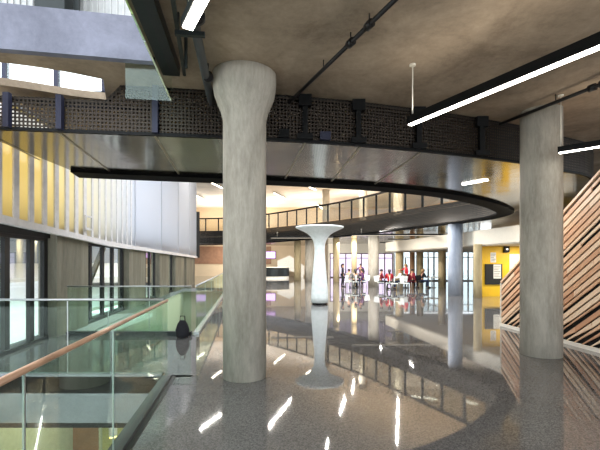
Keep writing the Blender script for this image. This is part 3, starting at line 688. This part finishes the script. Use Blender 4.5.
# ------------------------------------------------------------------ furniture and people
def skin(verts, edges, rad, name, mat, sub=1):
    me = bpy.data.meshes.new(name+'_cage'); me.from_pydata([Vector(v) for v in verts], edges, [])
    o = bpy.data.objects.new(name+'_cage', me); C.objects.link(o)
    o.modifiers.new('s', 'SKIN'); sv = me.skin_vertices[0].data
    for i, r in enumerate(rad): sv[i].radius = r if isinstance(r, tuple) else (r, r)
    sv[0].use_root = True
    ss = o.modifiers.new('u', 'SUBSURF'); ss.levels = ss.render_levels = sub
    dg = bpy.context.evaluated_depsgraph_get(); m2 = bpy.data.meshes.new_from_object(o.evaluated_get(dg)); m2.name = name
    bpy.data.objects.remove(o); m2.materials.clear(); m2.materials.append(M[mat])
    for p in m2.polygons: p.use_smooth = True
    return m2
def pose_points(seated, lean=0, arm='rest', s=1):
    P = {}
    hip = .50 if seated else .92
    P['pelvis'] = (0, 0, hip); P['waist'] = (0, lean*.3, hip+.18); P['chest'] = (0, lean*.75, hip+.38); P['neck'] = (0, lean, hip+.53); P['head'] = (0, lean+.02, hip+.63); P['crown'] = (0, lean+.03, hip+.75)
    for sd, k in ((-1, 'l'), (1, 'r')):
        P['sh'+k] = (sd*.17, lean*.9, hip+.48)
        if arm == 'table': P['el'+k] = (sd*.23, lean+.1, hip+.23); P['ha'+k] = (sd*.12, lean+.33, hip+.26); P['fi'+k] = (sd*.09, lean+.42, hip+.25)
        elif arm == 'reach' and sd == 1: P['el'+k] = (sd*.27, lean+.2, hip+.32); P['ha'+k] = (sd*.2, lean+.44, hip+.3); P['fi'+k] = (sd*.18, lean+.53, hip+.29)
        else: P['el'+k] = (sd*.25, lean*.6-.02, hip+.2); P['ha'+k] = (sd*.25, lean*.6+.08, hip-.03); P['fi'+k] = (sd*.24, lean*.6+.11, hip-.13)
        P['hj'+k] = (sd*.09, 0.01, hip-.03)
        if seated: P['kn'+k] = (sd*.12, .43, .49); P['an'+k] = (sd*.12, .40, .09); P['to'+k] = (sd*.13, .54, .045)
        else: P['kn'+k] = (sd*.1, .03+.05*sd, .49); P['an'+k] = (sd*.11, -.02+.07*sd, .08); P['to'+k] = (sd*.12, .12+.07*sd, .04)
    return P
def make_person(seated, lean, arm, shirt, trousers, hair, longhair):
    P = pose_points(seated, lean, arm); R = dict(pelvis=(.14, .1), waist=(.12, .09), chest=(.15, .1), neck=.05, head=(.075, .09), crown=(.06, .07))
    for k in 'lr': R.update({'sh'+k: .06, 'el'+k: .042, 'ha'+k: .03, 'fi'+k: (.035, .018), 'hj'+k: .085, 'kn'+k: .058, 'an'+k: .04, 'to'+k: (.042, .03)})
    names = list(P); E = [('pelvis', 'waist'), ('waist', 'chest'), ('chest', 'neck'), ('neck', 'head'), ('head', 'crown')]
    for k in 'lr': E += [('chest', 'sh'+k), ('sh'+k, 'el'+k), ('el'+k, 'ha'+k), ('ha'+k, 'fi'+k), ('pelvis', 'hj'+k), ('hj'+k, 'kn'+k), ('kn'+k, 'an'+k), ('an'+k, 'to'+k)]
    idx = {n_: i for i, n_ in enumerate(names)}
    body = skin([P[n_] for n_ in names], [(idx[a], idx[b]) for a, b in E], [R[n_] for n_ in names], 'body', 'skin')
    bm = bmesh.new(); bm.from_mesh(body)                       # nose
    hx, hy, hz = P['head']; g = bmesh.ops.create_cone(bm, segments=6, radius1=.018, radius2=.004, depth=.05, matrix=Matrix.Translation((hx, hy+.09, hz+.03)) @ Matrix.Rotation(math.radians(-90), 4, 'X'))
    bm.to_mesh(body); bm.free()
    def sub(ns, es, grow, name, mat, cut=None):
        Q = dict(P); Q.update(cut or {}); ii = {n_: i for i, n_ in enumerate(ns)}
        def gr(r): return tuple(x+grow for x in r) if isinstance(r, tuple) else r+grow
        return skin([Q[n_] for n_ in ns], [(ii[a], ii[b]) for a, b in es], [gr(R[n_]) for n_ in ns], name, mat)
    wr = {('ha'+k): tuple(Vector(P['el'+k]).lerp(Vector(P['ha'+k]), .85)) for k in 'lr'}
    wr['neck'] = tuple(Vector(P['chest']).lerp(Vector(P['neck']), .75))
    top = sub(['pelvis', 'waist', 'chest', 'neck', 'shl', 'ell', 'hal', 'shr', 'elr', 'har'], [('pelvis', 'waist'), ('waist', 'chest'), ('chest', 'neck'), ('chest', 'shl'), ('shl', 'ell'), ('ell', 'hal'), ('chest', 'shr'), ('shr', 'elr'), ('elr', 'har')], .014, 'shirt', shirt, wr)
    leg = sub(['pelvis', 'hjl', 'knl', 'anl', 'hjr', 'knr', 'anr'], [('pelvis', 'hjl'), ('hjl', 'knl'), ('knl', 'anl'), ('pelvis', 'hjr'), ('hjr', 'knr'), ('knr', 'anr')], .012, 'trousers', trousers)
    hm = MB(); hm.ball((hx, hy-.015, hz+.075), (.098, .108, .098), 16, 0, True)
    if longhair: hm.tube([(hx, hy-.07, hz+.1), (hx, hy-.1, hz), (hx, hy-.11, hz-.17)], [.07, .085, .03], 12)
    hme = bpy.data.meshes.new('hair')
    hme.from_pydata(hm.v, [], hm.f); hme.update(); hme.materials.append(M[hair])
    for p in hme.polygons: p.use_smooth = True
    shoes = []
    for k in 'lr':
        sh = MB(); a, b = Vector(P['an'+k]), Vector(P['to'+k]); sh.tube([a+Vector((0, -.04, -.03)), a.lerp(b, .5)+Vector((0, 0, -.01)), b+Vector((0, .03, 0))], [.048, .046, .036], 10)
        sme = bpy.data.meshes.new('shoe'); sme.from_pydata(sh.v, [], sh.f); sme.update(); sme.materials.append(M['black']); shoes.append(('shoe', sme))
    return [('body', body), ('shirt', top), ('trousers', leg), ('hair', hme)] + shoes
def person(label, px, Y, yaw, parts, s=1):
    t = thing('person', label, 'person', ((px-300)/400*Y, Y, 0), 'people at the tables', yaw); t.scale = (s, s, s)
    for n_, me in parts: o = bpy.data.objects.new(n_, me); C.objects.link(o); o.parent = t
    return t
def make_chair(label, x, y, rz, mat):
    t = thing('chair', label, 'chair', (x, y, 0), 'chairs at the tables', rz)
    def ch(b, n_, m_): o = b.build(n_, m_); o.parent = t
    ch(MB().box((-.2, -.2, .42), (.2, .21, .46)), 'seat', mat)
    ch(MB().bar((0, -.2, .5), (0, -.26, .86), .38, .025), 'backrest', mat)
    for a in (-1, 1):
        for b in (-1, 1): ch(MB().tube([(a*.17, b*.17, .42), (a*.21, b*.21, 0)], .014, 8), 'leg', 'alu')
    return t
def make_table(label, x, y):
    t = thing('table', label, 'table', (x, y, 0), 'round tables')
    for b, n_, m_ in ((MB().lathe([(.5, .70), (.52, .715), (.52, .735), (.5, .74)], 36), 'tabletop', 'white'), (MB().lathe([(.035, .03), (.035, .70)], 14), 'pedestal', 'alu'), (MB().lathe([(.28, 0), (.27, .025), (.04, .05)], 28), 'base', 'alu')):
        o = b.build(n_, m_); o.parent = t
    return t
def at(px, Y): return ((px-300)/400*Y, Y)
make_table('round white table of the left group of people', *at(354.5, 27.4))
make_table('round white table among the red-shirted people', *at(391, 25.8))
make_table('white table at the right end of the seated people', *at(432, 27.2))
A = math.radians
seats = [
 ('seated person in pale grey at the left table', 348.5, 26.75, -35, (True, .06, 'table', 'grey', 'whitecloth', 'darkhair', False), 'whitecloth'),
 ('seated person in grey with back to the camera at the left table', 355.5, 26.5, 0, (True, .05, 'table', 'grey', 'blackcloth', 'darkhair', True), 'whitecloth'),
 ('seated person in purple top at the right of the left table', 363.5, 27.2, 80, (True, .1, 'reach', 'purple', 'denim', 'darkhair', True), 'whitecloth'),
 ('seated person in red at the left edge of the red-shirted group', 380.5, 25.9, -90, (True, .05, 'table', 'maroon', 'blackcloth', 'darkhair', False), 'whitecloth'),
 ('seated person in bright red leaning forward at the middle table', 389.5, 24.95, -10, (True, .14, 'table', 'red', 'blackcloth', 'darkhair', True), 'whitecloth'),
 ('seated person in white top right of the leaning red shirt', 401, 25.8, 88, (True, .06, 'table', 'whitecloth', 'denim', 'fairhair', False), 'whitecloth'),
 ('seated person in dark red right of the standing red figure', 411.5, 26.6, -60, (True, .08, 'rest', 'maroon', 'blackcloth', 'darkhair', False), 'maroon'),
 ('seated person in dark clothes with fair hair at the right-hand table', 421.5, 27.0, -85, (True, .12, 'table', 'blackcloth', 'denim', 'fairhair', True), 'blackcloth')]
for lab, px, Y, deg, spec, cm in seats:
    x, y = at(px, Y); rz = A(deg)
    person(lab, px, Y, rz, make_person(*spec))
    make_chair(lab.replace('seated person', ('white' if cm == 'whitecloth' else 'dark') + ' chair under the person'), x-.0*math.sin(rz), y, rz, 'whitegloss' if cm == 'whitecloth' else cm)
make_chair('empty white chair in front of the red-shirted group', *at(394.5, 24.3), A(170), 'whitegloss')
make_chair('empty white chair at right, in front of the standing red figure', *at(404, 24.6), A(200), 'whitegloss')
person('standing person in black beside the left group of tables', 342.5, 28.3, A(-100), make_person(False, .02, 'rest', 'blackcloth', 'blackcloth', 'darkhair', True), .96)
person('standing person in dark purple behind the left table', 361, 28.6, A(150), make_person(False, .05, 'reach', 'purple', 'blackcloth', 'darkhair', False), .95)
person('standing person in bright red shirt in the middle group', 406.5, 27, A(100), make_person(False, .06, 'reach', 'red', 'blackcloth', 'fairhair', True), .95)

# ------------------------------------------------------------------ world, camera, view
w = bpy.data.worlds.new('sky'); bpy.context.scene.world = w; w.use_nodes = True
bg = w.node_tree.nodes['Background']; bg.inputs[0].default_value = (.86, .93, 1, 1); bg.inputs[1].default_value = 1.5

def area(name, loc, sx_, sy_, e, col, rot=(0, 0, 0)):
    l = bpy.data.lights.new(name, 'AREA'); l.shape = 'RECTANGLE'; l.size = sx_; l.size_y = sy_; l.energy = e; l.color = col
    o = bpy.data.objects.new(name, l); C.objects.link(o); o.location = loc; o.rotation_euler = rot; return o

UP = (math.pi, 0, 0)
area('ceiling fill light', (2.46, 4.2, 3.92), .1, 3.6, 4, (1, .93, .82), (math.pi, 0, math.radians(31)))  # this and the next: uplight added above the pendants to lift the ceiling
area('ceiling fill light right', (5.0, 6.4, 3.80), .1, 1.2, 1.5, (1, .93, .82), (math.pi, 0, math.radians(50)))
for x, y in ((-14, 48), (-9, 49), (-4, 50), (1, 47), (6, 44), (11, 38), (-12, 54), (-5, 54.5), (2, 54)):
    area('gallery fill light', (x, y, 6.0), 1.6, .4, 75, (1, .98, .93), UP)  # added fill for the far ceiling, no fixtures modelled
area('recessed soffit fill lamp', (4.5, 10.2, 3.77), .1, .6, 55, (1, .93, .84), (0, math.radians(-35), math.radians(-20)))
area('yellow wall fill light', (11.2, 18.9, 2.53), 1.2, .2, 45, (1, .9, .7))  # added to brighten the yellow wall, no fixture of its own
for x, y in ((2.6, 24.8), (4.8, 30), (4.6, 35), (0.2, 27.5), (-6, 40), (-1.5, 40), (-8, 47), (12, 27), (2, 40)):
    area('rear fill light', (x, y, 3.38), 2.6, .06, 80, (1, .95, .88), (math.radians(50), 0, 0))  # added fill for the rear hall, tilted away from the camera
for x, y in ((6.0, 21.5), (5.2, 26), (8.5, 16)): area('soffit fill lamp', (x, y, 3.77), .1, .8, 60, (1, .95, .88), (0, math.radians(-35), 0))  # added without fixtures to whiten the bulkhead
cam = bpy.data.cameras.new('camera'); cam.sensor_width = 36; cam.sensor_fit = 'HORIZONTAL'; cam.lens = 24; cam.shift_y = 37/600
co = bpy.data.objects.new('camera', cam); C.objects.link(co); co.location = (0, 0, H); co.rotation_euler = (math.radians(90), 0, 0)
cam.clip_start = .05; cam.clip_end = 300
S = bpy.context.scene; S.camera = co
S.view_settings.view_transform = 'Standard'; S.view_settings.look = 'None'; S.view_settings.gamma = 1; S.view_settings.use_curve_mapping = False
S.view_settings.exposure = 1.4
S.cycles.use_denoising = True; S.cycles.max_bounces = 12; S.cycles.transparent_max_bounces = 24; S.cycles.diffuse_bounces = 5; S.cycles.glossy_bounces = 5
S.cycles.sample_clamp_indirect = 6
